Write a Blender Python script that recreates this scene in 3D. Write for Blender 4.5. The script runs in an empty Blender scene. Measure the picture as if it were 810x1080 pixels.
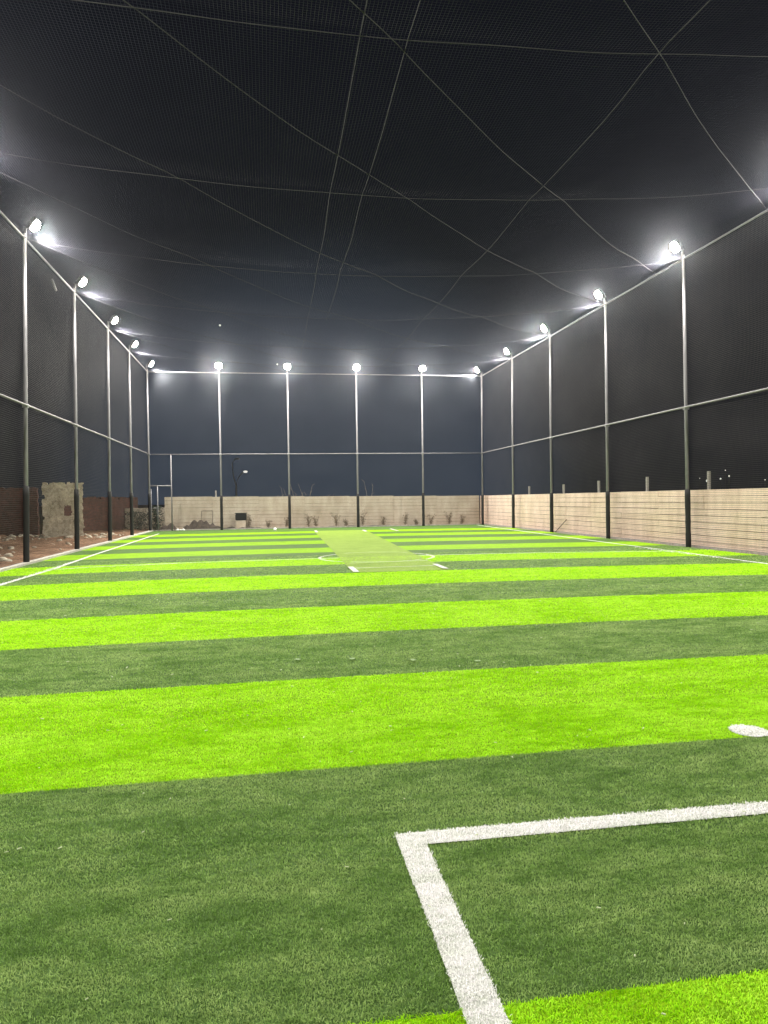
import bpy, bmesh, math, random
import numpy as np
from mathutils import Vector, Matrix
random.seed(7); rng = np.random.default_rng(7)
S = bpy.context.scene
COL = S.collection

# ------------------------------------------------------------------ camera
cam_data = bpy.data.cameras.new("camera"); cam = bpy.data.objects.new("camera", cam_data); COL.objects.link(cam)
cam_data.sensor_fit = 'HORIZONTAL'; cam_data.sensor_width = 36.0; cam_data.lens = 776.26/810*36.0
cam_data.clip_start = 0.05; cam_data.clip_end = 2000
R_ = Vector((0.98735388, -0.15787806, -0.014382)); U_ = Vector((0.01694767, 0.01491664, 0.9997451)); F_ = Vector((0.15762329, 0.98734594, -0.01740367))
cam.matrix_world = Matrix(((R_.x, U_.x, -F_.x, 0), (R_.y, U_.y, -F_.y, 0), (R_.z, U_.z, -F_.z, 1.5), (0, 0, 0, 1)))
S.camera = cam

# ------------------------------------------------------------------ night sky
W = bpy.data.worlds.new("World"); S.world = W; W.use_nodes = True
wn = W.node_tree.nodes; wl = W.node_tree.links
bg = wn['Background']
tc = wn.new('ShaderNodeTexCoord'); sep = wn.new('ShaderNodeSeparateXYZ'); wl.new(tc.outputs['Generated'], sep.inputs[0])
elev = wn.new('ShaderNodeMapRange'); elev.inputs[1].default_value = -0.02; elev.inputs[2].default_value = 0.75
elev.inputs[3].default_value = 1; elev.inputs[4].default_value = 0; wl.new(sep.outputs['Z'], elev.inputs[0])
town = wn.new('ShaderNodeVectorMath'); town.operation = 'DOT_PRODUCT'          # town glow lies beyond the far end of the pitch
town.inputs[1].default_value = (0.07, 0.9975, 0); wl.new(tc.outputs['Generated'], town.inputs[0])
tr = wn.new('ShaderNodeMapRange'); tr.interpolation_type = 'SMOOTHSTEP'
tr.inputs[1].default_value = 0.93; tr.inputs[2].default_value = 0.978; wl.new(town.outputs['Value'], tr.inputs[0])
mul = wn.new('ShaderNodeMath'); mul.operation = 'MULTIPLY'; wl.new(elev.outputs[0], mul.inputs[0]); wl.new(tr.outputs[0], mul.inputs[1])
mixc = wn.new('ShaderNodeMixRGB'); mixc.inputs[1].default_value = (0.0058, 0.0062, 0.0105, 1); mixc.inputs[2].default_value = (0.040, 0.053, 0.078, 1)
wl.new(mul.outputs[0], mixc.inputs[0]); wl.new(mixc.outputs[0], bg.inputs[0]); bg.inputs[1].default_value = 1.0

S.view_settings.view_transform = 'Standard'; S.view_settings.look = 'None'
S.view_settings.exposure = 0.0; S.view_settings.gamma = 1.0; S.view_settings.use_curve_mapping = False
S.render.engine = 'CYCLES'
S.cycles.transparent_max_bounces = 24
S.cycles.max_bounces = 5; S.cycles.diffuse_bounces = 3; S.cycles.volume_bounces = 0
LAMP_W = 2900.0

# ------------------------------------------------------------------ dimensions
XL, XR, YB, H, MID = -5.96, 11.94, 39.68, 8.27, 3.99
YF = -0.6

# ------------------------------------------------------------------ node helpers
def new_mat(name, rough=0.7, metal=0.0):
    m = bpy.data.materials.new(name); m.use_nodes = True
    b = m.node_tree.nodes['Principled BSDF']; b.inputs['Roughness'].default_value = rough; b.inputs['Metallic'].default_value = metal
    return m, m.node_tree.nodes, m.node_tree.links, b
def coords(n, l, scale=(1, 1, 1)):
    t = n.new('ShaderNodeTexCoord'); mp = n.new('ShaderNodeMapping'); mp.inputs['Scale'].default_value = scale
    l.new(t.outputs['Object'], mp.inputs['Vector']); return mp.outputs[0]
def noise(n, l, vec, scale, detail=3, rough=0.55):
    t = n.new('ShaderNodeTexNoise'); t.inputs['Scale'].default_value = scale; t.inputs['Detail'].default_value = detail
    t.inputs['Roughness'].default_value = rough; l.new(vec, t.inputs['Vector']); return t.outputs['Fac']
def ramp(n, l, fac, stops):
    r = n.new('ShaderNodeValToRGB'); e = r.color_ramp.elements
    while len(e) < len(stops): e.new(0.5)
    for k, (p, c) in enumerate(stops): e[k].position = p; e[k].color = (*c, 1) if len(c) == 3 else c
    l.new(fac, r.inputs[0]); return r.outputs[0]
def mix(n, l, fac, a, b, mode='MIX'):
    x = n.new('ShaderNodeMixRGB'); x.blend_type = mode
    for i, v in ((0, fac), (1, a), (2, b)):
        if isinstance(v, (int, float)): x.inputs[i].default_value = v
        elif isinstance(v, tuple): x.inputs[i].default_value = (*v, 1)
        else: l.new(v, x.inputs[i])
    return x.outputs[0]
def bump(n, l, b, h, strength, dist):
    x = n.new('ShaderNodeBump'); x.inputs['Strength'].default_value = strength; x.inputs['Distance'].default_value = dist
    l.new(h, x.inputs['Height']); l.new(x.outputs[0], b.inputs['Normal'])
def sc(c, k): return tuple(min(1, v*k) for v in c)

def turf_mat(name, base, k=(0.62, 1.25), rough=0.75, fine=220.0):
    m, n, l, b = new_mat(name, rough)
    v = coords(n, l); vs = coords(n, l, (0.45, 1.6, 1))
    big = noise(n, l, vs, 1.6, 4, 0.6); mid = noise(n, l, vs, 11, 3, 0.6); fn = noise(n, l, v, fine, 2, 0.6)
    c1 = ramp(n, l, fn, [(0.28, sc(base, k[0])), (0.5, base), (0.75, sc(base, k[1]))])
    s1 = ramp(n, l, big, [(0.3, (0.76, 0.80, 0.74)), (0.52, (1, 1, 1))])
    s2 = ramp(n, l, mid, [(0.3, (0.82, 0.83, 0.8)), (0.6, (1, 1, 1))])
    st = noise(n, l, coords(n, l, (0.8, 3.4, 1)), 3.6, 5, 0.7); s3 = ramp(n, l, st, [(0.38, (0.72, 0.76, 0.68)), (0.55, (1, 1, 1))]); c1 = mix(n, l, 1.0, c1, s3, 'MULTIPLY'); c = mix(n, l, 1.0, c1, s1, 'MULTIPLY'); c = mix(n, l, 1.0, c, s2, 'MULTIPLY')
    l.new(c, b.inputs['Base Color'])
    hh = n.new('ShaderNodeMath'); hh.operation = 'ADD'; l.new(fn, hh.inputs[0]); l.new(mid, hh.inputs[1])
    bump(n, l, b, hh.outputs[0], 0.6, 0.012)
    b.inputs['Specular IOR Level'].default_value = 0.04
    return m
LIGHT = (0.215, 0.40, 0.006); DARK = (0.085, 0.15, 0.042)
M = {}
M['light_turf'] = turf_mat('lime_turf', LIGHT, (0.66, 1.3))
M['dark_turf'] = turf_mat('dark_green_turf', DARK, (0.6, 1.4))
M['pitch_turf'] = turf_mat('olive_turf', (0.225, 0.325, 0.055), (0.85, 1.12))
M['white_turf'] = turf_mat('white_turf', (0.62, 0.62, 0.61), (0.8, 1.1))

def blade_mat(name, a, bcol, pale, amount, dk=0.68):
    m, n, l, b = new_mat(name, 0.55)
    at = n.new('ShaderNodeAttribute'); at.attribute_name = 'tint'
    c = ramp(n, l, at.outputs['Fac'], [(0, a), (1, bcol)])
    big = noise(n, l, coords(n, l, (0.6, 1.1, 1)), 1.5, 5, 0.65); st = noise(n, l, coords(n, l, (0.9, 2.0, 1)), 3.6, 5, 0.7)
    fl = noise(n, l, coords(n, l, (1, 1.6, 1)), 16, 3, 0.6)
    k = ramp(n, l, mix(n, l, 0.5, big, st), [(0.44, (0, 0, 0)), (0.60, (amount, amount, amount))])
    c = mix(n, l, k, c, pale)  # noise patches of nap sheen painted into the blade colour
    c = mix(n, l, 1.0, c, ramp(n, l, mix(n, l, 0.6, big, st), [(0.36, (dk, dk+0.04, dk-0.03)), (0.52, (1, 1, 1))]), 'MULTIPLY')
    c = mix(n, l, 1.0, c, ramp(n, l, fl, [(0.32, (dk, dk+0.03, dk-0.02)), (0.55, (1, 1, 1))]), 'MULTIPLY')
    l.new(c, b.inputs['Base Color'])
    b.inputs['Specular IOR Level'].default_value = 0.15
    tr = n.new('ShaderNodeBsdfTranslucent'); l.new(c, tr.inputs[0])
    ms = n.new('ShaderNodeMixShader'); ms.inputs[0].default_value = 0.3
    l.new(b.outputs[0], ms.inputs[1]); l.new(tr.outputs[0], ms.inputs[2])
    l.new(ms.outputs[0], n['Material Output'].inputs[0])
    return m
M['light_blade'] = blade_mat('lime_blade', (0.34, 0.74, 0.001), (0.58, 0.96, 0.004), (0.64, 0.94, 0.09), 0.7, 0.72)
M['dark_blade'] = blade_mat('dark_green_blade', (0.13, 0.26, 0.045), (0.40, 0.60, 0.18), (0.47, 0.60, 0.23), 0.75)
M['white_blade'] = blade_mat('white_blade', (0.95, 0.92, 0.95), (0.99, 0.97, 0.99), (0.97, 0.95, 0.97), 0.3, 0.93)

def steel(name, col, rough, metal=0.0, var=0.15):
    m, n, l, b = new_mat(name, rough, metal)
    v = coords(n, l, (1, 1, 0.25)); f = noise(n, l, v, 14, 4)
    l.new(ramp(n, l, f, [(0.3, sc(col, 1-var)), (0.7, sc(col, 1+var))]), b.inputs['Base Color'])
    rr = n.new('ShaderNodeMapRange'); rr.inputs[3].default_value = rough-0.08; rr.inputs[4].default_value = rough+0.12
    l.new(f, rr.inputs[0]); l.new(rr.outputs[0], b.inputs['Roughness'])
    return m
M['galv'] = steel('galvanised_steel', (0.17, 0.165, 0.175), 0.5, 0.1)
M['black'] = steel('black_sleeve', (0.005, 0.0045, 0.004), 0.8, 0, 0.5)
M['cable'] = steel('pale_rope', (0.045, 0.045, 0.047), 0.9); M['cable'].node_tree.nodes['Principled BSDF'].inputs['Specular IOR Level'].default_value = 0.05
M['housing'] = steel('lamp_housing', (0.10, 0.10, 0.11), 0.4, 0.5)
M['kerb'] = steel('kerb_concrete', (0.40, 0.38, 0.34), 0.9, 0, 0.25)
m, n, l, b = new_mat('lit_lens', 0.3)
b.inputs['Base Color'].default_value = (0.9, 0.9, 0.9, 1); b.inputs['Emission Color'].default_value = (1.0, 0.93, 0.78, 1); b.inputs['Emission Strength'].default_value = 150
M['lens'] = m
m, n, l, b = new_mat('far_lamp_glow', 0.3)
b.inputs['Emission Color'].default_value = (1, 0.95, 0.85, 1); b.inputs['Emission Strength'].default_value = 1.2
M['far_glow'] = m

def net_mat(name, col, cell, strand, axes, transl=0.35):
    """square knotted netting: real strands at their real spacing, holes between them"""
    m, n, l, b = new_mat(name, 0.6)
    t = n.new('ShaderNodeTexCoord'); sp = n.new('ShaderNodeSeparateXYZ'); l.new(t.outputs['Object'], sp.inputs[0])
    outs = []
    for a in axes:
        d = n.new('ShaderNodeMath'); d.operation = 'DIVIDE'; l.new(sp.outputs[a], d.inputs[0]); d.inputs[1].default_value = cell
        fr = n.new('ShaderNodeMath'); fr.operation = 'FRACT'; l.new(d.outputs[0], fr.inputs[0])
        lt = n.new('ShaderNodeMath'); lt.operation = 'LESS_THAN'; l.new(fr.outputs[0], lt.inputs[0]); lt.inputs[1].default_value = strand/cell
        outs.append(lt.outputs[0])
    mx = n.new('ShaderNodeMath'); mx.operation = 'MAXIMUM'; l.new(outs[0], mx.inputs[0]); l.new(outs[1], mx.inputs[1])
    vv = coords(n, l); f = noise(n, l, vv, 0.9, 3)
    c = ramp(n, l, f, [(0.3, sc(col, 0.8)), (0.7, sc(col, 1.2))])
    b.inputs['Specular IOR Level'].default_value = 0.2
    l.new(c, b.inputs['Base Color'])
    tl = n.new('ShaderNodeBsdfTranslucent'); l.new(c, tl.inputs[0])
    ms = n.new('ShaderNodeMixShader'); ms.inputs[0].default_value = transl; l.new(b.outputs[0], ms.inputs[1]); l.new(tl.outputs[0], ms.inputs[2])
    tp = n.new('ShaderNodeBsdfTransparent'); m2 = n.new('ShaderNodeMixShader')
    l.new(mx.outputs[0], m2.inputs[0]); l.new(tp.outputs[0], m2.inputs[1]); l.new(ms.outputs[0], m2.inputs[2])
    l.new(m2.outputs[0], n['Material Output'].inputs[0])
    return m
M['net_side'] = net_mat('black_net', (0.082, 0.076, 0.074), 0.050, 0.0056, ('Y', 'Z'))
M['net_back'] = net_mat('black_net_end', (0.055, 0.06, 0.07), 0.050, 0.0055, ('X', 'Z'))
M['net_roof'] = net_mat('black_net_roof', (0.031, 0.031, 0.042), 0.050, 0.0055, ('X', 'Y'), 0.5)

# ------------------------------------------------------------------ object helpers
def obj(name, bm_or_me, mat, parent=None, smooth=False):
    if isinstance(bm_or_me, bmesh.types.BMesh):
        me = bpy.data.meshes.new(name); bmesh.ops.recalc_face_normals(bm_or_me, faces=bm_or_me.faces[:]); bm_or_me.to_mesh(me); bm_or_me.free()
    else: me = bm_or_me
    if mat: me.materials.append(M[mat] if isinstance(mat, str) else mat)
    o = bpy.data.objects.new(name, me); COL.objects.link(o)
    if smooth:
        me.polygons.foreach_set('use_smooth', [True]*len(me.polygons))
    if parent: o.parent = parent
    return o
def empty(name, loc):
    o = bpy.data.objects.new(name, None); COL.objects.link(o); o.location = loc; o.empty_display_size = 0.2; return o
def tag(o, label, cat, group=None):
    o['label'] = label; o['category'] = cat
    if group: o['group'] = group
    return o
def structure(o): o['kind'] = 'structure'; return o
def box(bm, c, s, rot=None):
    r = bmesh.ops.create_cube(bm, size=1.0); vs = r['verts']
    bmesh.ops.scale(bm, verts=vs, vec=s)
    if rot: bmesh.ops.rotate(bm, verts=vs, cent=(0, 0, 0), matrix=rot)
    bmesh.ops.translate(bm, verts=vs, vec=c); return vs
def tube(bm, pts, r, seg=10, cap=True):
    pts = [Vector(p) for p in pts]; rings = []
    for i, p in enumerate(pts):
        t = (pts[min(i+1, len(pts)-1)]-pts[max(i-1, 0)]).normalized()
        a = Vector((0, 0, 1)) if abs(t.z) < 0.9 else Vector((1, 0, 0))
        u = t.cross(a).normalized(); v = t.cross(u).normalized()
        rr = r[i] if isinstance(r, (list, tuple)) else r
        rings.append([bm.verts.new(p+u*rr*math.cos(2*math.pi*k/seg)+v*rr*math.sin(2*math.pi*k/seg)) for k in range(seg)])
    for a, b_ in zip(rings, rings[1:]):
        for k in range(seg): bm.faces.new((a[k], a[(k+1) % seg], b_[(k+1) % seg], b_[k]))
    if cap and seg > 2:
        bm.faces.new(rings[0][::-1]); bm.faces.new(rings[-1])

# ------------------------------------------------------------------ ground
def dirt_mat():
    m, n, l, b = new_mat('red_brown_earth', 0.95)
    v = coords(n, l); vs = coords(n, l, (0.5, 1.2, 1))
    a = noise(n, l, vs, 1.1, 6, 0.65); f = noise(n, l, v, 14, 4, 0.7)
    c = ramp(n, l, a, [(0.3, (0.17, 0.09, 0.05)), (0.5, (0.34, 0.185, 0.10)), (0.7, (0.50, 0.30, 0.18))])
    c = mix(n, l, 0.55, c, ramp(n, l, f, [(0.3, (0.3, 0.3, 0.3)), (0.7, (1, 1, 1))]), 'MULTIPLY')
    l.new(c, b.inputs['Base Color']); bump(n, l, b, f, 0.8, 0.08)
    return m
M['dirt'] = dirt_mat()
def grid_mesh(x0, x1, y0, y1, nx, ny, zf):
    bm = bmesh.new(); V = [[bm.verts.new((x0+(x1-x0)*i/nx, y0+(y1-y0)*j/ny, 0)) for i in range(nx+1)] for j in range(ny+1)]
    for j in range(ny):
        for i in range(nx): bm.faces.new((V[j][i], V[j][i+1], V[j+1][i+1], V[j+1][i]))
    for r in V:
        for v in r: v.co.z = zf(v.co.x, v.co.y)
    return bm
bm = bmesh.new(); vs = [bm.verts.new(p) for p in ((-600, -600, -0.30), (600, -600, -0.30), (600, 600, -0.30), (-600, 600, -0.30))]; bm.faces.new(vs)
structure(obj('ground', bm, 'dirt'))
from mathutils import noise as mn
def rough_ground(x, y):
    d = min(1, max(0, max(XL-0.15-x, y-40.2)/1.2))
    return -0.05 + d*(0.10*mn.noise(Vector((x*0.9, y*0.9, 0)))+0.09*mn.noise(Vector((x*2.7, y*2.7, 3)))+0.03)
structure(obj('dirt_ground', grid_mesh(-22, 16, -8, 60, 190, 340, rough_ground), 'dirt', smooth=True))

# ------------------------------------------------------------------ turf strips
XC = 2.8
def bow(y): return min(0.045*max(y, 0), 0.58)
def edge_y(yc, x): 
    return yc - bow(yc)*((x-XC)/8.0)**2 + 0.012*mn.noise(Vector((x*2.2, yc*3.1, 0)))
EDGES = [-8.0, -6.1, -4.0, -2.0, 0.0, 2.08, 4.10, 6.20, 8.25, 10.36, 12.66, 14.95, 17.05, 19.1, 21.15, 23.2, 25.3, 27.4, 29.5, 31.6, 33.7, 35.8, 37.9]
XS = np.arange(XL+0.10, XR+0.16, 0.25)
def strip(y0f, y1f, xs, z, bm=None):
    bm = bm or bmesh.new(); a = [bm.verts.new((x, y0f(x), z)) for x in xs]; b_ = [bm.verts.new((x, y1f(x), z)) for x in xs]
    for i in range(len(xs)-1): bm.faces.new((a[i], a[i+1], b_[i+1], b_[i]))
    return bm
def is_light(k): return (k-4) % 2 == 0        # strip k lies between EDGES[k] and EDGES[k+1]
for k in range(len(EDGES)-1):
    name = 'lime_turf_strip' if is_light(k) else 'dark_turf_strip'
    o = structure(obj(name, strip(lambda x: edge_y(EDGES[k], x), lambda x: edge_y(EDGES[k+1], x), XS, 0.0), 'light_turf' if is_light(k) else 'dark_turf'))
structure(obj('dark_turf_strip', strip(lambda x: edge_y(EDGES[-1], x), lambda x: YB+0.35, XS, 0.0), 'dark_turf'))

# pitch and line markings
bm = bmesh.new(); P = [(1.73, 14.98), (3.76, 14.98), (4.08, 22.6), (4.78, 35.9), (2.26, 35.9), (1.92, 22.0)]
vs = [bm.verts.new((x, y, 0.006)) for x, y in P]; bm.faces.new(vs)
structure(obj('cricket_pitch', bm, 'pitch_turf'))
def poly_strip(pts, w, z=0.005, bm=None):
    bm = bm or bmesh.new(); pts = [Vector((x, y, z)) for x, y in pts]; L = []; R = []
    for i, p in enumerate(pts):
        t = (pts[min(i+1, len(pts)-1)]-pts[max(i-1, 0)]).normalized(); nn = Vector((-t.y, t.x, 0))*w/2
        L.append(bm.verts.new(p+nn)); R.append(bm.verts.new(p-nn))
    for i in range(len(pts)-1): bm.faces.new((L[i], R[i], R[i+1], L[i+1]))
    return bm
def marking(name, bm, label, z=None): return structure(obj(name, bm, 'white_turf'))
def dense(pts, step=0.4):
    out = []
    for (x0, y0), (x1, y1) in zip(pts, pts[1:]):
        nseg = max(1, int(math.hypot(x1-x0, y1-y0)/step))
        out += [(x0+(x1-x0)*i/nseg, y0+(y1-y0)*i/nseg) for i in range(nseg)]
    return out+[pts[-1]]
structure(obj('left_touchline', poly_strip(dense([(-4.95, -6), (-4.92, 14.6), (-4.86, 18), (-4.98, 22.5), (-5.10, 36.4)]), 0.09), 'white_turf'))
structure(obj('right_touchline', poly_strip(dense([(10.5, -6), (10.55, 14.2), (10.72, 18), (10.85, 24), (11.45, 39.2)]), 0.09), 'white_turf'))
structure(obj('halfway_line', poly_strip([(-4.9, 17.75), (-4, 18.15), (-1.9, 18.66), (0.2, 18.78), (1.4, 18.85), (3.0, 18.95), (5.3, 18.98), (7.5, 18.8), (9.5, 18.42), (10.7, 18.05)], 0.08), 'white_turf'))
ring = [(2.8+1.47*math.cos(a), 18.9+1.62*math.sin(a)) for a in np.linspace(0, 2*math.pi, 65)]
structure(obj('centre_circle', poly_strip(ring, 0.08, 0.003), 'white_turf'))
structure(obj('circle_line_on_pitch', poly_strip([p for p in ring if 2.0 < p[0] < 3.85 and p[1] > 18.9], 0.03, 0.015), 'white_turf'))
structure(obj('circle_line_on_pitch', poly_strip([p for p in ring if 1.95 < p[0] < 3.75 and p[1] < 18.9], 0.035, 0.015), 'white_turf'))
structure(obj('popping_crease', poly_strip([(1.86, 15.85), (3.68, 15.95)], 0.05, 0.015), 'white_turf'))
structure(obj('bowling_crease', poly_strip([(1.9, 17.1), (3.8, 17.25)], 0.035, 0.019), 'white_turf'))
for x0, y0, x1, y1 in ((1.80, 14.95, 1.81, 16.15), (3.72, 15.1, 3.74, 16.25), (2.3, 34.2, 2.33, 35.9), (4.55, 33.8, 4.62, 35.5), (6.05, 33.8, 6.1, 36.3)):
    structure(obj('return_crease', poly_strip([(x0, y0), (x1, y1)], 0.12, 0.0215), 'white_turf'))
# goal-area box in front of the camera
GX0, GX1, GY = 0.60, 5.0, 3.155; LW = 0.12
def wob(a, s): return 0.006*mn.noise(Vector((a*5, s, 0)))
bm = bmesh.new()
xs = np.arange(GX0-LW/2, GX1+LW/2+.01, 0.05)
strip(lambda x: GY-LW/2+wob(x, 1), lambda x: GY+LW/2+wob(x, 2), xs, 0.005, bm)
for gx in (GX0, GX1):
    ys = np.arange(GY-LW/2, -1.2, -0.05); a = [bm.verts.new((gx-LW/2+wob(y, 3), y, 0.005)) for y in ys]; c = [bm.verts.new((gx+LW/2+wob(y, 5), y, 0.005)) for y in ys]
    for i in range(len(ys)-1): bm.faces.new((a[i], a[i+1], c[i+1], c[i]))
structure(obj('goal_area_line', bm, 'white_turf'))
bm = bmesh.new()
spotc = (2.985, 4.205)
vs = [bm.verts.new((spotc[0]+(0.112+0.004*random.random())*math.cos(a), spotc[1]+(0.118+0.004*random.random())*math.sin(a), 0.005)) for a in np.linspace(0, 2*math.pi, 40, endpoint=False)]
bm.faces.new(vs); structure(obj('penalty_spot', bm, 'white_turf'))

# ------------------------------------------------------------------ turf blades (real blades, thinner further off)
def zone(x, y):
    """0 light 1 dark 2 white"""
    z = np.ones_like(x, dtype=int)
    for k in range(len(EDGES)-1):
        if EDGES[k+1] < -0.5 or EDGES[k] > 24: continue
        b0 = EDGES[k]-min(0.045*max(EDGES[k], 0), .58)*((x-XC)/8)**2; b1 = EDGES[k+1]-min(0.045*max(EDGES[k+1], 0), .58)*((x-XC)/8)**2
        z[(y >= b0) & (y < b1)] = 0 if is_light(k) else 1
    h = LW/2
    w = ((abs(y-GY) < h) & (x > GX0-h) & (x < GX1+h)) | ((abs(x-GX0) < h) & (y < GY+h)) | ((abs(x-GX1) < h) & (y < GY+h))
    w |= ((x-spotc[0])/0.113)**2+((y-spotc[1])/0.12)**2 < 1
    w |= abs(x+4.94) < 0.045
    w |= abs(x-10.52) < 0.045
    z[w] = 2
    return z
def make_blades(name, which, X, Y, Zn, hgt, wid):
    sel = Zn == which; x = X[sel]; y = Y[sel]; hh = hgt[sel]; ww = wid[sel]; N = len(x)
    th = rng.uniform(0, 2*np.pi, N); lean = rng.uniform(0.1, 1.0, N); la = rng.uniform(0, 2*np.pi, N)
    hh = hh*rng.uniform(0.7, 1.2, N)
    dx, dy = np.cos(th)*ww/2, np.sin(th)*ww/2
    lx, ly = np.cos(la)*hh*lean, np.sin(la)*hh*lean
    base = 0.004 if which == 2 else 0.0
    co = np.zeros((N, 6, 3), dtype=np.float32)
    for i, (t, wf, zf) in enumerate(((0, 1, 0), (0.45, 0.9, 0.62), (1.1, 0.55, 0.95))):
        for s in (0, 1):
            sg = -1 if s == 0 else 1
            co[:, i*2+s, 0] = x+sg*dx*wf+lx*t; co[:, i*2+s, 1] = y+sg*dy*wf+ly*t; co[:, i*2+s, 2] = base+hh*zf/np.sqrt(1+lean*lean*.6)
    me = bpy.data.meshes.new(name); me.vertices.add(N*6); me.vertices.foreach_set('co', co.ravel())
    idx = (np.arange(N)[:, None]*6+np.array([0, 1, 3, 2, 2, 3, 5, 4])[None, :]).ravel()
    me.loops.add(len(idx)); me.loops.foreach_set('vertex_index', idx.astype(np.int32))
    me.polygons.add(N*2); me.polygons.foreach_set('loop_start', np.arange(0, N*8, 4, dtype=np.int32)); me.update(calc_edges=True)
    at = me.attributes.new('tint', 'FLOAT', 'POINT'); tn = np.clip(rng.normal(0.45, 0.25, N), 0, 1)
    at.data.foreach_set('value', np.repeat(tn, 6).astype(np.float32))
    me.polygons.foreach_set('use_smooth', np.ones(N*2, dtype=bool))
    return me
XX = []; YY = []; HH = []; WW = []
for y0, y1, dens, hgt, wid in ((1.2, 3.0, 36000, 0.0085, 0.0031), (3.0, 5.0, 20000, 0.0095, 0.0040), (5.0, 8.0, 8000, 0.0105, 0.0062), (8.0, 11.0, 3400, 0.0105, 0.0095), (11.0, 15.0, 1700, 0.0105, 0.012), (15.0, 20.0, 650, 0.010, 0.014)):
    xa, xb = max(-0.36*y1-0.7, XL+.1), min(0.80*y1+0.7, XR)
    N = int((xb-xa)*(y1-y0)*dens); X = rng.uniform(xa, xb, N); Y = rng.uniform(y0, y1, N)
    keep = (X > -0.36*Y-0.7) & (X < 0.80*Y+0.7)
    XX.append(X[keep]); YY.append(Y[keep]); HH.append(np.full(keep.sum(), hgt)); WW.append(np.full(keep.sum(), wid))
X = np.concatenate(XX); Y = np.concatenate(YY); HG = np.concatenate(HH); WD = np.concatenate(WW)
Zn = zone(X+rng.normal(0, 0.004, len(X)), Y+rng.normal(0, 0.004, len(X)))
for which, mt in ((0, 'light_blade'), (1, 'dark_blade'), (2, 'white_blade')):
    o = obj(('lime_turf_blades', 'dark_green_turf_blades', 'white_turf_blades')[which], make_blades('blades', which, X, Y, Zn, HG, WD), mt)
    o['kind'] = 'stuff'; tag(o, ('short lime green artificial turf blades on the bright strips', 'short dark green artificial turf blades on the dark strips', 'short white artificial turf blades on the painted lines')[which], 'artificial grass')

# stray fibres and crumbs lying on the turf
bm = bmesh.new()
for _ in range(150):
    y = random.uniform(1.6, 12); x = random.uniform(-0.36*y-.5, 0.8*y+.5); a = random.uniform(0, 3.14); L_ = random.uniform(.004, .014)*(1+y*.12)
    tube(bm, [(x, y, 0.011), (x+L_*math.cos(a), y+L_*math.sin(a), 0.013)], random.uniform(.0012, .0025)*(1+y*.1), 5)
m_, n_, l_, b_ = new_mat('pale_fibre', 0.7); b_.inputs['Base Color'].default_value = (0.62, 0.68, 0.45, 1); M['fibre'] = m_
o = obj('stray_fibres', bm, 'fibre'); o['kind'] = 'stuff'; tag(o, 'loose pale fibres and crumbs lying on the turf', 'debris')
# kerbs
bm = bmesh.new(); ys = np.arange(-6, YB+0.3, 1.0)
for y in ys: box(bm, (XL+0.02, y+0.5, 0.0), (0.17, 0.992, 0.11))
tag(obj('kerb', bm, 'kerb'), 'pale concrete kerb along the foot of the left side net', 'kerb')
bm = bmesh.new(); xs_ = np.arange(XL-0.05, XR+0.3, 1.0)
for x in xs_: box(bm, (x+0.5, YB+0.46, 0.0), (0.992, 0.2, 0.10))
tag(obj('kerb', bm, 'kerb'), 'grey concrete kerb across the far end under the end net', 'kerb')
bm = bmesh.new()
for y in ys: box(bm, (XR+0.2, y+0.5, 0.0), (0.08, 0.992, 0.09))
tag(obj('kerb', bm, 'kerb'), 'low dusty kerb between the turf and the right block wall', 'kerb')

# ------------------------------------------------------------------ poles, rails
def pole(bx, by, tx, ty, black_h, label, group):
    r = empty('net_pole', (bx, by, 0)); tag(r, label, 'pole', group)
    f = lambda z: (tx-bx)*z/H
    g = lambda z: (ty-by)*z/H
    bm = bmesh.new(); tube(bm, [(0, 0, -0.1), (f(H/2), g(H/2), H/2), (tx-bx, ty-by, H+0.12)], [0.052, 0.048, 0.042], 14); obj('shaft', bm, 'galv', r, True)
    bm = bmesh.new()
    nseg = 10; pts = [(f(z), g(z), z) for z in np.linspace(-0.06, black_h, nseg)]
    tube(bm, pts, [0.070+0.010*random.random() for _ in range(nseg)], 12); obj('sleeve', bm, 'black', r, True)
    bm = bmesh.new(); box(bm, (f(MID)+0, g(MID), MID), (0.13, 0.13, 0.09)); obj('clamp', bm, 'galv', r)
    return r
ordn = ['corner', 'first', 'second', 'third', 'fourth', 'fifth', 'sixth', 'seventh', 'eighth']
LT = [39.50, 34.45, 30.0, 24.95, 20.05, 14.83, 9.86, 4.89, -0.08]; LB = [39.50, 34.3, 29.6, 24.6, 19.6, 14.83, 9.86, 4.89, -0.08]
RT = [39.66, 34.54, 29.68, 24.54, 19.62, 14.45, 9.4, 4.35, -0.7]; RB = [39.8, 34.62, 29.7, 24.48, 19.46, 14.45, 9.4, 4.35, -0.7]
BT = [-2.34, 1.22, 4.91, 8.53]
G = 'tall steel poles carrying the nets'
NEAR = ['the corner pole where the left net meets the far net', 'first pole out from the far corner', 'second pole out from the far corner', 'pole just right of the ruined plaster wall', 'pole just left of the ruined plaster wall', 'fifth pole out from the far corner', 'sixth pole out from the far corner', 'seventh pole out from the far corner', 'eighth pole out from the far corner']
for k in range(9):
    lab = 'grey steel net pole with black foot at far left corner of the cage' if k == 0 else 'grey steel pole of left net, '+NEAR[k]
    pole(XL, LB[k], XL, LT[k], 1.95, lab, G)
for k in range(9):
    lab = 'grey steel net pole with black foot at far right corner of the cage' if k == 0 else 'grey steel pole of right net by the block wall, %s pole from the far corner' % ordn[k]
    pole(XR, RB[k], XR, RT[k], 1.66, lab, G)
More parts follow.
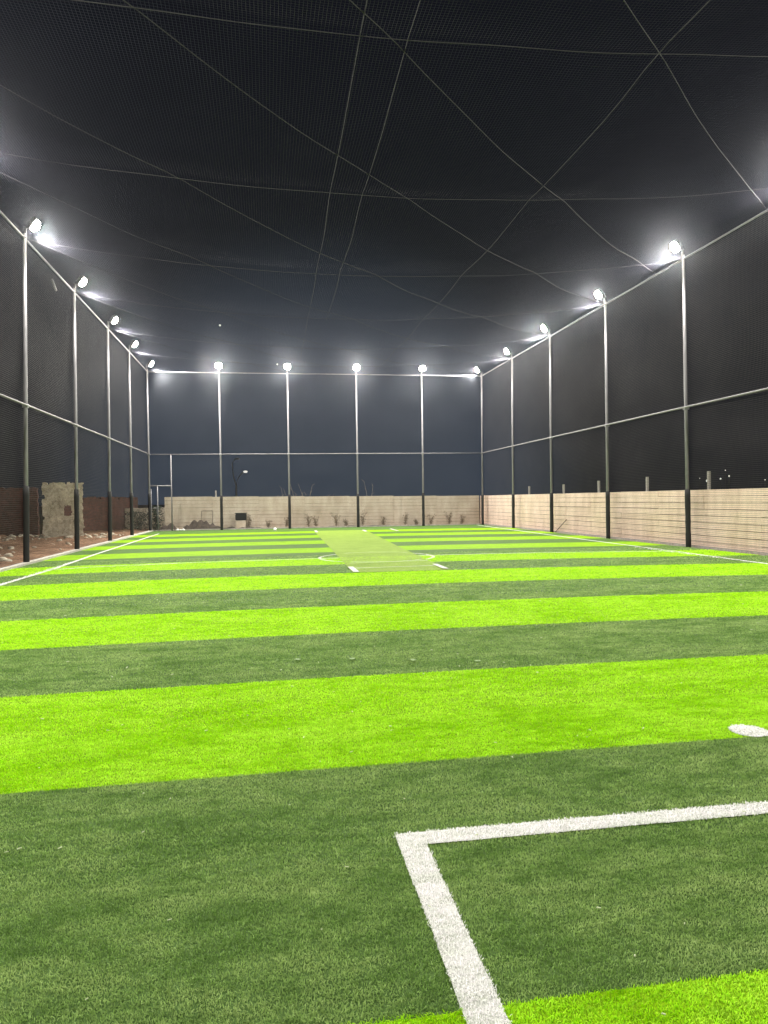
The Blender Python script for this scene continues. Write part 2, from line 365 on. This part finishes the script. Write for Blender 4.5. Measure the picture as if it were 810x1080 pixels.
BL = ['grey pole of the far net beside the two headed street lamp', 'grey pole of the far net standing among the dry branches', 'grey pole of the far net nearest the cricket pitch end, middle of the far net', 'grey pole of the far net, next one left of the far right corner']
for k, x in enumerate(BT): pole(x, YB, x, YB, 1.82, BL[k], G)
def rail(pts, r, label, name='rail'):
    bm = bmesh.new(); tube(bm, pts, r, 10); tag(obj(name, bm, 'galv', None, True), label, 'rail')
rail([(XL, -0.2, H), (XL, LT[4], H), (XL, YB-.05, H)], 0.028, 'pale steel top rail of the left net, under its floodlights', 'top_rail')
rail([(XR, -0.8, H), (XR, RT[4], H), (XR, YB, H)], 0.028, 'pale steel top rail of the right net, under its floodlights', 'top_rail')
rail([(XL, YB, H), (2, YB, H), (XR, YB, H)], 0.024, 'pale steel top rail across the far net', 'top_rail')
rail([(XL+.06, -0.2, MID), (XL+.06, 20, MID), (XL+.06, YB, MID)], 0.026, 'pale steel middle rail of the left net', 'middle_rail')
rail([(XR-.06, -0.8, MID+.02), (XR-.06, 20, MID+.02), (XR-.06, YB, MID)], 0.026, 'pale steel middle rail of the right net', 'middle_rail')
rail([(XL, YB-.06, MID), (3, YB-.06, MID), (XR, YB-.06, MID)], 0.022, 'pale steel middle rail across the far net', 'middle_rail')

# gate frame in the far left corner
g = empty('net_gate', (XL, YB-.12, 0)); tag(g, 'narrow steel framed net gate in the far left corner', 'gate')
bm = bmesh.new(); tube(bm, [(1.1, 0, 0), (1.1, 0, 3.96)], 0.032, 8); obj('post', bm, 'galv', g, True)
bm = bmesh.new(); tube(bm, [(0.04, 0, 2.36), (1.1, 0, 2.36)], 0.030, 8); obj('lintel', bm, 'galv', g, True)
lf = empty('leaf', (0, 0, 0)); lf.parent = g
bm = bmesh.new(); tube(bm, [(0.40, -0.02, 0.1), (0.40, -0.02, 2.33)], 0.028, 8); tube(bm, [(0.08, -0.02, 0.1), (0.08, -0.02, 2.2)], 0.02, 8)
tube(bm, [(0.08, -0.02, 1.2), (0.40, -0.02, 1.2)], 0.014, 8); obj('frame', bm, 'galv', lf, True)
bm = bmesh.new(); box(bm, (0.36, -0.05, 1.05), (0.05, 0.03, 0.2)); obj('latch', bm, 'housing', lf)

# ------------------------------------------------------------------ nets
def side_net(X, mat, label, sgn):
    bm = bmesh.new(); ny, nz = 200, 26
    V = [[None]*(nz+1) for _ in range(ny+1)]
    for i in range(ny+1):
        y = -0.6+(YB+0.55)*i/ny
        for j in range(nz+1):
            z = H*j/nz
            dx = 0.10*mn.noise(Vector((y*0.35, z*0.45, X)))*math.sin(math.pi*j/nz)
            V[i][j] = bm.verts.new((X+sgn*0.09+dx*sgn, y, z))
    for i in range(ny):
        for j in range(nz): bm.faces.new((V[i][j], V[i+1][j], V[i+1][j+1], V[i][j+1]))
    tag(obj('side_net', bm, mat, None, True), label, 'net')
side_net(XL, 'net_side', 'black mesh side net on the left, in front of the bare red earth', -1)
side_net(XR, 'net_side', 'black mesh side net on the right, in front of the block wall', 1)
bm = bmesh.new(); nx, nz = 80, 26; V = []
for i in range(nx+1):
    x = XL+(XR-XL)*i/nx
    V.append([bm.verts.new((x, YB+0.09+0.08*mn.noise(Vector((x*.4, j*.2, 9)))*math.sin(math.pi*j/nz), H*j/nz)) for j in range(nz+1)])
for i in range(nx):
    for j in range(nz): bm.faces.new((V[i][j], V[i+1][j], V[i+1][j+1], V[i][j+1]))
tag(obj('end_net', bm, 'net_back', None, True), 'black mesh net closing the far end of the pitch', 'net')

def roof_z(x, y):
    u = (x-XL)/(XR-XL); u = min(max(u, 0), 1)
    fade = 1-math.exp(-max(YB-y, 0)/4.0)
    yy = (YB-y)/5.01
    ph = abs(math.sin(math.pi*yy))
    z = H-0.68*4*u*(1-u)*fade - 0.10*ph**0.8*min(1, 6*u*(1-u))*min(1, (YB-y)/3)
    return z + 0.03*mn.noise(Vector((x*0.5, y*0.5, 1)))*min(1, 8*u*(1-u))*fade
Y0 = -2.0
tag(obj('roof_net', grid_mesh(XL, XR, Y0, YB, 150, 420, roof_z), 'net_roof', None, True), 'black mesh roof net sagging over the whole pitch', 'net')

def cable(p, q, r, label, n_=60):
    bm = bmesh.new(); pts = []
    for i in range(n_+1):
        t = i/n_; x = p[0]+(q[0]-p[0])*t; y = p[1]+(q[1]-p[1])*t
        pts.append((x+0.02*mn.noise(Vector((x*.5, y*.5, 4))), y+0.03*mn.noise(Vector((x*.5, y*.5, 7))), roof_z(x, y)-0.025))
    tube(bm, pts, r, 6); tag(obj('roof_rope', bm, 'cable', None, True), label, 'rope', 'ropes holding up the roof net')
Ly = lambda k: YB-4.97*k
Ry = lambda k: YB-5.05*k
for k in range(1, 8):
    cable((XL, LT[k]), (XR, RT[k]), 0.0055, 'crosswise roof rope tied between the %s side poles from the far end' % ordn[k])
diag = [((XL, Ly(7)), (XR, Ry(3)), 'third'), ((XL, Ly(6)), (XR, Ry(2)), 'second'), ((XL, Ly(5)), (XR, Ry(1)), 'first'),
        ((XL, 1.1), (XR, 21.0), None), ((XL, -1.9), (XR, 16.0), None)]
for p, q, nm in diag:
    lab = 'diagonal roof rope ending at the %s right pole from the far corner' % nm if nm else \
        ('diagonal roof rope ending just left of the nearest right floodlight in view' if q[1] > 20 else 'short steep diagonal roof rope at the top right of the photo')
    cable(p, q, 0.0065, lab)
cable((XL, Ly(4)), (XR, YB-.3), 0.006, 'diagonal roof rope ending at the far right corner')
cable((XL, Ly(3)), (8.4, YB), 0.006, 'diagonal roof rope from the third left pole to the far net')
cable((XL, Ly(2)), (4.8, YB), 0.006, 'diagonal roof rope from the second left pole to the far net')
cable((1.20, 0), (1.55, 32), 0.006, 'lengthwise roof rope, leftmost of the three lengthwise ropes')
cable((1.85, 0), (2.1, 25), 0.006, 'lengthwise roof rope, middle of the three lengthwise ropes')
cable((5.5, 0), (5.3, YB), 0.006, 'lengthwise roof rope, rightmost of the three lengthwise ropes')
for px, py, lb in ((-1.5, 26.5, 'tiny pale speck on the roof net, the nearer of two'), (0.6, 34.0, 'tiny pale speck on the roof net, the farther of two')):
    bm = bmesh.new(); bmesh.ops.create_icosphere(bm, subdivisions=2, radius=0.035); bmesh.ops.translate(bm, verts=bm.verts[:], vec=(px, py, roof_z(px, py)-0.02))  # small sphere for an unidentified pale speck
    tag(obj('ball', bm, 'white_turf', None, True), lb, 'ball')

# ------------------------------------------------------------------ floodlights
def floodlight(x, y, ang, label):
    r = empty('floodlight', (x, y, H)); r.rotation_euler = (0, 0, ang); tag(r, label, 'floodlight', 'floodlights on the pole tops')
    rot = Matrix.Rotation(math.radians(38), 3, 'X')    # local +Y is inward; face looks down and inward
    c = Vector((0, 0.22, 0.36))
    bm = bmesh.new(); vs = box(bm, (0, 0, 0), (0.36, 0.09, 0.33)); bmesh.ops.bevel(bm, geom=bm.edges[:], offset=0.012, segments=2, affect='EDGES')
    for i in range(7): box(bm, (-0.13+0.043*i, -0.065, 0), (0.012, 0.05, 0.22))
    R4 = Matrix.Rotation(math.radians(-35), 3, 'X')
    bmesh.ops.rotate(bm, verts=bm.verts[:], cent=(0, 0, 0), matrix=R4); bmesh.ops.translate(bm, verts=bm.verts[:], vec=c)
    obj('housing', bm, 'housing', r)
    bm = bmesh.new(); bmesh.ops.create_uvsphere(bm, u_segments=20, v_segments=14, radius=1.0)
    for v in bm.verts: v.co = Vector((v.co.x*0.165, v.co.y*0.10+0.045, v.co.z*0.155))  # domed so the lamp shows as a round blob, shaped to imitate glare
    bmesh.ops.rotate(bm, verts=bm.verts[:], cent=(0, 0, 0), matrix=R4); bmesh.ops.translate(bm, verts=bm.verts[:], vec=c)
    obj('lens', bm, 'lens', r)
    bm = bmesh.new(); box(bm, (0, 0.02, 0.14), (0.05, 0.05, 0.30)); box(bm, (0, 0.12, 0.27), (0.05, 0.22, 0.03))
    box(bm, (-0.19, 0.2, 0.32), (0.012, 0.03, 0.14)); box(bm, (0.19, 0.2, 0.32), (0.012, 0.03, 0.14)); box(bm, (0, 0.2, 0.255), (0.39, 0.03, 0.012))
    obj('bracket', bm, 'galv', r)
    L = bpy.data.lights.new('floodlight_lamp', 'SPOT'); L.energy = LAMP_W; L.spot_size = math.radians(165); L.spot_blend = 0.5; L.shadow_soft_size = 0.10; L.color = (1.0, 0.96, 0.88)
    lo = bpy.data.objects.new('lamp', L); COL.objects.link(lo); lo.parent = r
    nrm = R4 @ Vector((0, 1, 0)); lo.location = c+nrm*0.27
    lo.rotation_mode = 'QUATERNION'; lo.rotation_quaternion = nrm.to_track_quat('-Z', 'Y')
wl_ = ['far left corner', 'first left pole out from the far corner', 'second left pole out from the far corner', 'left pole right of the ruined plaster wall', 'left pole left of the ruined plaster wall', 'fifth left pole from the far end', 'sixth left pole from the far end', 'seventh left pole from the far end', 'eighth left pole from the far end']
for k in range(9): floodlight(XL, LT[k] if k else 39.2, -math.pi/2, 'lit white floodlight on top of the '+wl_[k])
for k in range(9): floodlight(XR, RT[k], math.pi/2, 'lit white floodlight on top of the '+('far right corner pole' if k == 0 else '%s right pole out from the far corner' % ordn[k]))
bl = ['lit white floodlight above the far net pole beside the street lamp', 'lit white floodlight above the far net pole among dry branches', 'lit white floodlight above the middle pole of the far net', 'lit white floodlight above the far net pole next to the right corner']
for k, x in enumerate(BT): floodlight(x, YB, math.pi, bl[k])
# short tubes for the unidentified bright bars outside the left top rail
for (x, y0, y1, z0, z1, lb) in ((XL-.25, 18.0, 18.9, 8.42, 8.02, 'short bright conduit hanging outside the left top rail, the nearer one'), (XL-.2, 23.2, 23.6, 8.15, 7.95, 'short bright conduit hanging outside the left top rail, the farther one')):
    bm = bmesh.new(); tube(bm, [(x, y0, z0), (x, y1, z1)], 0.035, 8); tag(obj('fitting', bm, 'galv', None, True), lb, 'fitting')

# ------------------------------------------------------------------ block walls
def block_wall_mat(nm, cs):
    m, n, l, b = new_mat(nm, 0.9)
    v = coords(n, l); a = noise(n, l, v, 0.7, 5, 0.6); f = noise(n, l, v, 30, 4, 0.6); st = noise(n, l, coords(n, l, (1.2, 1.2, 0.35)), 2.4, 4)
    c = ramp(n, l, a, [(0.3, cs[0]), (0.6, cs[1]), (0.8, cs[2])])
    c = mix(n, l, 0.35, c, ramp(n, l, st, [(0.35, (0.55, 0.48, 0.40)), (0.6, (1, 1, 1))]), 'MULTIPLY')
    c = mix(n, l, 0.4, c, ramp(n, l, f, [(0.3, (0.65, 0.65, 0.65)), (0.6, (1, 1, 1))]), 'MULTIPLY')
    l.new(c, b.inputs['Base Color']); bump(n, l, b, f, 0.5, 0.01)
    return m
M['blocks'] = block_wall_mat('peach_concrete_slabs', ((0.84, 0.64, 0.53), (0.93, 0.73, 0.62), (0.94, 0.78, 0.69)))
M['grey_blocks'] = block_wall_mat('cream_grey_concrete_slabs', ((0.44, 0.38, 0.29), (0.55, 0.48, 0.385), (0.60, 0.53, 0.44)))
M['joint'] = steel('dark_joint', (0.07, 0.05, 0.035), 0.95)
def slab_wall(name, p0, p1, h0, h1, label, nface, courses=9, bay=2.4, mat='blocks', gap=0.014):
    """precast slab wall: courses of slabs slotted one above another, each a touch uneven, on a recessed dark backing"""
    r = empty(name, (0, 0, 0)); tag(r, label, 'wall')
    p0 = Vector(p0); p1 = Vector(p1); d = p1-p0; L = d.length; d.normalize(); nb = max(1, round(L/bay)); ang = math.atan2(d.y, d.x); RZ = Matrix.Rotation(ang, 3, 'Z')
    bm = bmesh.new(); bk = bmesh.new(); nf = Vector(nface)
    for i in range(nb):
        a = p0+d*(L*i/nb); c = p0+d*(L*(i+1)/nb); mid = (a+c)/2; h = h0+(h1-h0)*(i+.5)/nb; ch = h/courses
        for j in range(courses):
            off = random.uniform(-0.010, 0.010)
            vs = box(bm, (mid.x+nf.x*off, mid.y+nf.y*off, ch*(j+.5)-0.03), (L/nb-0.006, 0.05, ch-gap), RZ)
            for v in vs: v.co.z += random.uniform(-.004, .004)
        box(bk, (mid.x-nf.x*0.05, mid.y-nf.y*0.05, (h-0.03)/2-.05), (L/nb, 0.04, h-.05), RZ)
    obj('slabs', bm, mat, r); obj('backing', bk, 'joint', r)
    return r
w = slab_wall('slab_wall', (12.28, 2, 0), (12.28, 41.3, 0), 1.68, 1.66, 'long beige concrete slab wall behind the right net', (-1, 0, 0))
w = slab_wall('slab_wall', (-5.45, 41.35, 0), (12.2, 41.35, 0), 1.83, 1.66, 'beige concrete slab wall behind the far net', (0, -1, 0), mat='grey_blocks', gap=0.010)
w2_lab = ['nearest the camera, with small far lamps behind', 'second nearest the camera', 'third of the row from the camera', 'fourth of the row from the camera', 'farthest of the row']
for i, (y, z) in enumerate(((19.5, 2.17), (22.98, 2.12), (26.62, 2.09), (30.0, 2.02), (34.2, 2.02))):
    bm = bmesh.new(); box(bm, (12.62, y, z/2), (0.07, 0.075, z)); tag(obj('concrete_post', bm, 'kerb'), 'grey post above the right slab wall, '+w2_lab[i], 'post', 'concrete posts behind the right wall')
bm = bmesh.new(); box(bm, (-2.75, 41.7, 1.05), (0.08, 0.08, 2.12)); tag(obj('concrete_post', bm, 'kerb'), 'short grey post sticking up behind the far slab wall left of the street lamp', 'post')

# ------------------------------------------------------------------ left side: ruin, brick walls
def plaster_mat():
    m, n, l, b = new_mat('peeling_plaster', 0.95)
    v = coords(n, l); a = noise(n, l, v, 1.8, 6, 0.7); f = noise(n, l, v, 7, 5, 0.7)
    c = ramp(n, l, a, [(0.30, (0.13, 0.10, 0.07)), (0.40, (0.50, 0.44, 0.34)), (0.65, (0.78, 0.71, 0.57))])
    c = mix(n, l, 0.6, c, ramp(n, l, f, [(0.35, (0.4, 0.36, 0.3)), (0.55, (1, 1, 1))]), 'MULTIPLY')
    l.new(c, b.inputs['Base Color']); bump(n, l, b, f, 0.8, 0.05); return m
M['plaster'] = plaster_mat()
def brick_mat():
    m, n, l, b = new_mat('dark_red_brick', 0.95)
    t = n.new('ShaderNodeTexCoord'); mp = n.new('ShaderNodeMapping'); mp.inputs['Rotation'].default_value = (math.radians(90), 0, 0); l.new(t.outputs['Object'], mp.inputs['Vector'])
    br = n.new('ShaderNodeTexBrick'); br.inputs['Scale'].default_value = 4.2; br.inputs['Color1'].default_value = (0.20, 0.075, 0.055, 1); br.inputs['Color2'].default_value = (0.13, 0.055, 0.042, 1); br.inputs['Mortar'].default_value = (0.10, 0.075, 0.06, 1)
    l.new(mp.outputs[0], br.inputs['Vector']); f = noise(n, l, coords(n, l), 3, 5, 0.7)
    l.new(mix(n, l, 0.7, br.outputs[0], ramp(n, l, f, [(0.3, (0.35, 0.35, 0.35)), (0.7, (1, 1, 1))]), 'MULTIPLY'), b.inputs['Base Color']); bump(n, l, b, f, 0.6, 0.04); return m
M['brick'] = brick_mat()
def ragged_wall(name, p0, p1, h, thick, mat, label, hole=None, ragged=0.08, cell=0.08):
    """masonry remnant: broken top and side edges, optional window hole, real thickness"""
    p0 = Vector(p0); p1 = Vector(p1); d = p1-p0; L = d.length; d.normalize(); nrm = Vector((-d.y, d.x, 0))
    nx = int(L/cell); nz = int(h/cell); bm = bmesh.new()
    keep = set()
    for i in range(nx):
        top = h-ragged*(1+mn.noise(Vector((i*0.35, p0.x, 0)))*2)
        for j in range(nz):
            z = (j+.5)*cell; lft = ragged*1.2*(1+mn.noise(Vector((j*0.4, 5, 0)))*1.3); x = (i+.5)*cell
            if z > top or x < lft or x > L-lft*0.7: continue
            if hole and hole[0] < x < hole[1] and hole[2] < z < hole[3]: continue
            keep.add((i, j))
    V = {}
    def gv(i, j, s):
        key = (i, j, s)
        if key not in V:
            jit = Vector((mn.noise(Vector((i*1.3, j*1.7, 0))), 0, mn.noise(Vector((i*1.1, j*.9, 8)))))*cell*0.8
            p = p0+d*(i*cell+jit.x)+nrm*(thick/2*s + 0.02*mn.noise(Vector((i*.5, j*.5, s)))); V[key] = bm.verts.new((p.x, p.y, j*cell+jit.z-0.1))
        return V[key]
    for (i, j) in keep:
        for s in (-1, 1): bm.faces.new((gv(i, j, s), gv(i+1, j, s), gv(i+1, j+1, s), gv(i, j+1, s)))
        for (di, dj, a, b_) in ((-1, 0, (0, 0), (0, 1)), (1, 0, (1, 0), (1, 1)), (0, 1, (0, 1), (1, 1)), (0, -1, (0, 0), (1, 0))):
            if (i+di, j+dj) not in keep:
                bm.faces.new((gv(i+a[0], j+a[1], -1), gv(i+b_[0], j+b_[1], -1), gv(i+b_[0], j+b_[1], 1), gv(i+a[0], j+a[1], 1)))
    return tag(obj(name, bm, mat), label, 'wall')
ragged_wall('ruined_wall', (-10.05, 35.2, 0), (-8.25, 35.6, 0), 2.62, 0.3, 'plaster', 'tall ruined stub of pale peeling plaster wall with a square hole, beyond the left net', (0.95, 1.32, 1.0, 1.55))
ragged_wall('brick_wall', (-16.5, 37.6, 0), (-10.9, 38.2, 0), 2.5, 0.25, 'brick', 'dark red brick wall at the left edge, behind the left net', None, 0.04, 0.12)
ragged_wall('brick_wall', (-10.7, 38.6, 0), (-7.6, 45.6, 0), 2.0, 0.25, 'brick', 'low dim brick wall running back behind the ruined plaster wall', None, 0.08, 0.12)
ragged_wall('whitewashed_wall', (-8.0, 44.2, 0), (-5.6, 43.6, 0), 1.30, 0.22, 'plaster', 'low whitewashed wall remnant behind the far left gate', None, 0.03, 0.08)

# rubble scattered at the foot of the ruin
def rock(bm, c, r):
    q = bmesh.ops.create_icosphere(bm, subdivisions=2, radius=r)['verts']
    s = Vector((random.uniform(.7, 1.3), random.uniform(.7, 1.3), random.uniform(.4, .8)))
    for v in q:
        k = 1+0.35*mn.noise(v.co/r*1.3+Vector(c)); v.co = Vector((v.co.x*s.x*k+c[0], v.co.y*s.y*k+c[1], v.co.z*s.z*k+c[2]))
bm = bmesh.new()
for _ in range(170):
    x = random.uniform(-13, -6.6); y = random.uniform(33, 38) if random.random() < .6 else random.uniform(20, 43)
    rock(bm, (x, y, 0.0), random.choice([0.04, 0.06, 0.09, 0.13]))
o = obj('rubble', bm, 'plaster', None, True); o['kind'] = 'stuff'; tag(o, 'broken stones and plaster rubble strewn on the bare earth', 'rubble')
# soil heaps between the end net and the wall
M['soil'] = steel('dark_soil', (0.055, 0.042, 0.032), 1.0, 0, 0.6)
def heap(x, y, w, h, d, label):
    bm = grid_mesh(x-w/2, x+w/2, y-d/2, y+d/2, 40, 20, lambda a, c: -0.06+max(0, (1-((a-x)/(w/2))**2)*(1-((c-y)/(d/2))**2))*h*(1+0.9*mn.noise(Vector((a*3.5, c*3.5, 2)))))
    tag(obj('soil_heap', bm, 'soil', None, True), label, 'soil heap')
heap(-3.45, 40.8, 2.3, 0.48, 0.9, 'largest dark soil heap, below the far wall left of the black bucket')
heap(-5.2, 40.8, 1.0, 0.38, 0.8, 'small dark soil heap behind the far left gate')
heap(-1.4, 40.95, 3.2, 0.16, 0.6, 'long flat dark soil heap at the foot of the far wall')
heap(5.5, 41.05, 9.0, 0.10, 0.45, 'thin line of dark soil along the right part of the far wall foot')
# dark box on a pale block
bm = bmesh.new(); vs = box(bm, (-1.38, 40.95, 0.64), (0.60, 0.38, 0.36)); bmesh.ops.bevel(bm, geom=bm.edges[:], offset=0.03, segments=2, affect='EDGES')
for i in range(4): box(bm, (-1.60+0.15*i, 40.745, 0.66), (0.04, 0.03, 0.26))
box(bm, (-1.38, 40.95, 0.845), (0.66, 0.44, 0.04)); tag(obj('plastic_crate', bm, 'black'), 'black plastic crate on a pale block by the far wall', 'crate')
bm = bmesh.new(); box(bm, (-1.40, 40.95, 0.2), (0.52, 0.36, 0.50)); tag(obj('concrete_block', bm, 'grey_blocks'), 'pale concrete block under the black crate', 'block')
# leaning frame left on the far wall
bm = bmesh.new()
for p, q in (((-3.55, 41.2, 0), (-3.5, 41.25, 1.0)), ((-2.95, 41.2, 0), (-2.9, 41.25, 1.0)), ((-3.5, 41.25, 1.0), (-2.9, 41.25, 1.0)), ((-3.52, 41.22, .5), (-2.92, 41.22, .5))): tube(bm, [p, q], 0.012, 6)
tag(obj('metal_frame', bm, 'joint'), 'thin rusty frame leaning on the far wall above the soil heap', 'frame')
bm = bmesh.new(); tube(bm, [(12.05, 29.6, 0), (12.18, 28.7, 0.55)], 0.015, 6); tag(obj('stick', bm, 'joint'), 'thin dark stick leaning on the right slab wall', 'stick')
# scraps on the turf
M['scrap'] = steel('white_scrap', (0.75, 0.75, 0.72), 0.7)
bm = bmesh.new()
for i in range(3): rock(bm, (-4.55+0.14*i, 39.3, 0.07), 0.07)
tag(obj('paper_scrap', bm, 'scrap', None, True), 'crumpled white scrap on the turf near the far left corner', 'litter')
bm = bmesh.new(); bmesh.ops.create_uvsphere(bm, u_segments=16, v_segments=10, radius=0.08); bmesh.ops.translate(bm, verts=bm.verts[:], vec=(0.41, 37.0, 0.08)); tag(obj('ball', bm, 'scrap', None, True), 'small white ball lying on the far turf', 'ball')
for i, (x, y) in enumerate(((0.26, 6.88), (0.77, 6.80), (1.31, 6.62), (1.87, 6.45))):
    bm = bmesh.new()
    vs = [bm.verts.new((x+0.03*math.cos(a)*random.uniform(.7, 1.2), y+0.035*math.sin(a)*random.uniform(.7, 1.2), 0.0215)) for a in np.linspace(0, 2*math.pi, 12, endpoint=False)]; bm.faces.new(vs)
    M.setdefault('fleck', steel('pale_fleck', (0.17, 0.25, 0.10), 0.9)); structure(obj('turf_fleck', bm, 'fleck'))

# weeds and dry branches by the far wall
M['weed'] = steel('dry_weed', (0.15, 0.115, 0.07), 0.9, 0, 0.5); M['twig'] = steel('pale_twig', (0.24, 0.21, 0.17), 0.9)
def weed(x, y, h, label, seed, mat='weed', leaves=True):
    rd = random.Random(seed); r = empty('weed' if leaves else 'dry_branch', (x, y, 0)); tag(r, label, 'weed' if leaves else 'branch', 'weeds at the foot of the far wall' if leaves else 'dry branches above the far wall')
    bm = bmesh.new(); lb = bmesh.new()
    for s in range(5 if leaves else 2):
        a = rd.uniform(0, 6.28); ln = h*rd.uniform(.65, 1); lean = rd.uniform(.1, .5); pts = []
        for i in range(6):
            t = i/5; pts.append(Vector((math.cos(a)*lean*ln*t*t, math.sin(a)*lean*ln*t*t*.4, ln*t)))
        tube(bm, pts, [0.016*(1-.7*i/5)*(1 if leaves else 1.5) for i in range(6)], 5)
        for i in range(1, 6):
            for _ in range(5 if leaves else 1):
                p = pts[i]+Vector((rd.uniform(-.08, .08), rd.uniform(-.05, .05), rd.uniform(-.06, .06)))
                if leaves:
                    u = Vector((rd.uniform(-1, 1), rd.uniform(-1, 1), rd.uniform(-.5, 1))).normalized(); w_ = u.cross(Vector((0.3, 0.8, 0.1))).normalized()
                    q = [p, p+u*.035+w_*.014, p+u*.08, p+u*.035-w_*.014]; lb.faces.new([lb.verts.new(k_) for k_ in q])
                else:
                    u = Vector((rd.uniform(-1, 1), rd.uniform(-.3, .3), rd.uniform(.2, 1))).normalized(); tube(bm, [pts[i], pts[i]+u*.25*rd.uniform(.5, 1.3)], [0.012, 0.005], 4)
    obj('stems', bm, mat, r)
    if leaves: obj('leaves', lb, mat, r)
    else: lb.free()
wx = [(-0.98, .75), (0.09, .45), (1.1, .55), (2.3, .75), (2.7, .6), (3.85, .8), (4.4, .4), (5.34, .85), (6.52, .5), (7.77, .75), (8.4, .3), (9.25, .6), (10.36, .75), (11.1, .6)]
for i, (x, h) in enumerate(wx):
    weed(x, 41.05, h, 'brown weed at the far wall foot, %s' % (['right of the black crate', 'second right of the black crate', 'third right of the crate', 'left of the pitch end, taller of a pair', 'left of the pitch end, shorter of a pair', 'just right of the middle far pole', 'tiny one right of the middle far pole', 'midway between the two right far poles, tallest', 'just left of the last far pole', 'just right of the last far pole', 'tiny one right of the last far pole', 'third from the right corner', 'second from the right corner', 'nearest the right corner'][i]), i)
for i, (x, h) in enumerate(((0.1, 2.1), (0.5, 2.0), (1.0, 2.75), (1.45, 2.1), (1.75, 2.6), (2.3, 2.4), (3.3, 2.0), (5.9, 2.6))):
    weed(x, 42.3, h, 'pale dry branch showing above the far wall, %s' % ['leftmost of the cluster', 'second of the cluster from left', 'tall one left of the pole', 'short one at the pole', 'tall one right of the pole', 'leaning one right of the cluster', 'short one midway to the middle pole', 'lone one right of the middle pole'][i], 50+i, 'twig', False)
# dark shrubs at the far left corner
M['leaf'] = steel('dark_leaf', (0.03, 0.04, 0.022), 0.8, 0, 0.5)
def shrub(x, y, r_, h, label, seed):
    rd = random.Random(seed); e = empty('shrub', (x, y, 0)); tag(e, label, 'shrub'); bm = bmesh.new()
    for _ in range(900):
        a, b_, c = rd.gauss(0, .4), rd.gauss(0, .4), rd.random()
        p = Vector((a*r_, b_*r_, h*c)); u = Vector((rd.uniform(-1, 1), rd.uniform(-1, 1), rd.uniform(-1, 1))).normalized(); w_ = u.orthogonal().normalized()
        bm.faces.new([bm.verts.new(k_) for k_ in (p, p+u*.04+w_*.025, p+u*.10, p+u*.04-w_*.025)])
    obj('foliage', bm, 'leaf', e); bm = bmesh.new()
    for _ in range(4): tube(bm, [(0, 0, 0), (rd.uniform(-.3, .3)*r_, rd.uniform(-.2, .2), h*.8)], [0.02, 0.006], 5)
    obj('stems', bm, 'weed', e)
shrub(-7.0, 42.4, 0.75, 1.0, 'dark round shrub in front of the whitewashed wall, left one', 1)
shrub(-5.95, 41.4, 0.45, 1.3, 'dark thin shrub behind the gate in the far left corner', 2)

# ------------------------------------------------------------------ far street lamp and lights
r = empty('street_lamp', (-2.95, 75, 0)); tag(r, 'grey two headed street lamp beyond the far wall, seen through the net', 'street lamp')
bm = bmesh.new(); tube(bm, [(0, 0, -.3), (0, 0, 3.2)], 0.09, 8); obj('pole', bm, 'kerb', r, True)
for pts, lit in (([(0, 0, 3.1), (-.25, 0, 4.0), (-.35, 0, 5.3), (-.1, 0, 5.7), (.1, 0, 5.75)], 0), ([(0, 0, 3.1), (.25, 0, 3.9), (.6, 0, 4.3), (.85, 0, 4.45)], 1)):
    bm = bmesh.new(); tube(bm, pts, 0.055, 8); arm = obj('arm', bm, 'kerb', r, True)
    bm = bmesh.new(); bmesh.ops.create_uvsphere(bm, u_segments=12, v_segments=8, radius=0.2)
    for v in bm.verts: v.co = Vector((v.co.x*1.1+pts[-1][0]+.08, v.co.y, v.co.z*.55+pts[-1][2]))
    obj('lamp_head', bm, 'far_glow' if lit else 'kerb', arm, True)
for i, (x, z, s) in enumerate(((35.45, 2.62, .11), (34.78, 2.82, .035), (36.63, 2.77, .065), (37.39, 2.99, .065), (37.06, 3.46, .04), (40.64, 2.65, .045))):
    r = empty('distant_lamp', (x, 55, 0)); tag(r, 'tiny lit lamp far behind the right slab wall, %s' % ['brightest, beside a concrete post', 'faint one left of the brightest', 'lower left of the group of three', 'right of the group of three', 'faint top of the group of three', 'faint one at the right edge'][i], 'lamp', 'far lamps behind the right wall')
    bm = bmesh.new(); tube(bm, [(0, 0, -.3), (0, 0, z-.1)], 0.03, 6); obj('pole', bm, 'black', r)
    bm = bmesh.new(); bmesh.ops.create_uvsphere(bm, u_segments=10, v_segments=8, radius=s); bmesh.ops.translate(bm, verts=bm.verts[:], vec=(0, 0, z)); obj('globe', bm, 'far_glow', r, True)

# ------------------------------------------------------------------ night haze in the floodlights' beams
HAZE = 0.00042
if HAZE > 0:
    bm = bmesh.new(); box(bm, (10, 45, 6), (130, 120, 13.6))
    m = bpy.data.materials.new('haze'); m.use_nodes = True; nt = m.node_tree; nt.nodes.remove(nt.nodes['Principled BSDF'])
    pv = nt.nodes.new('ShaderNodeVolumePrincipled'); pv.inputs['Color'].default_value = (0.8, 0.85, 0.95, 1); pv.inputs['Density'].default_value = HAZE; pv.inputs['Anisotropy'].default_value = 0.95
    nt.links.new(pv.outputs[0], nt.nodes['Material Output'].inputs['Volume'])
    o = obj('haze', bm, m); o['kind'] = 'stuff'; tag(o, 'thin night haze glowing in the floodlights', 'haze')
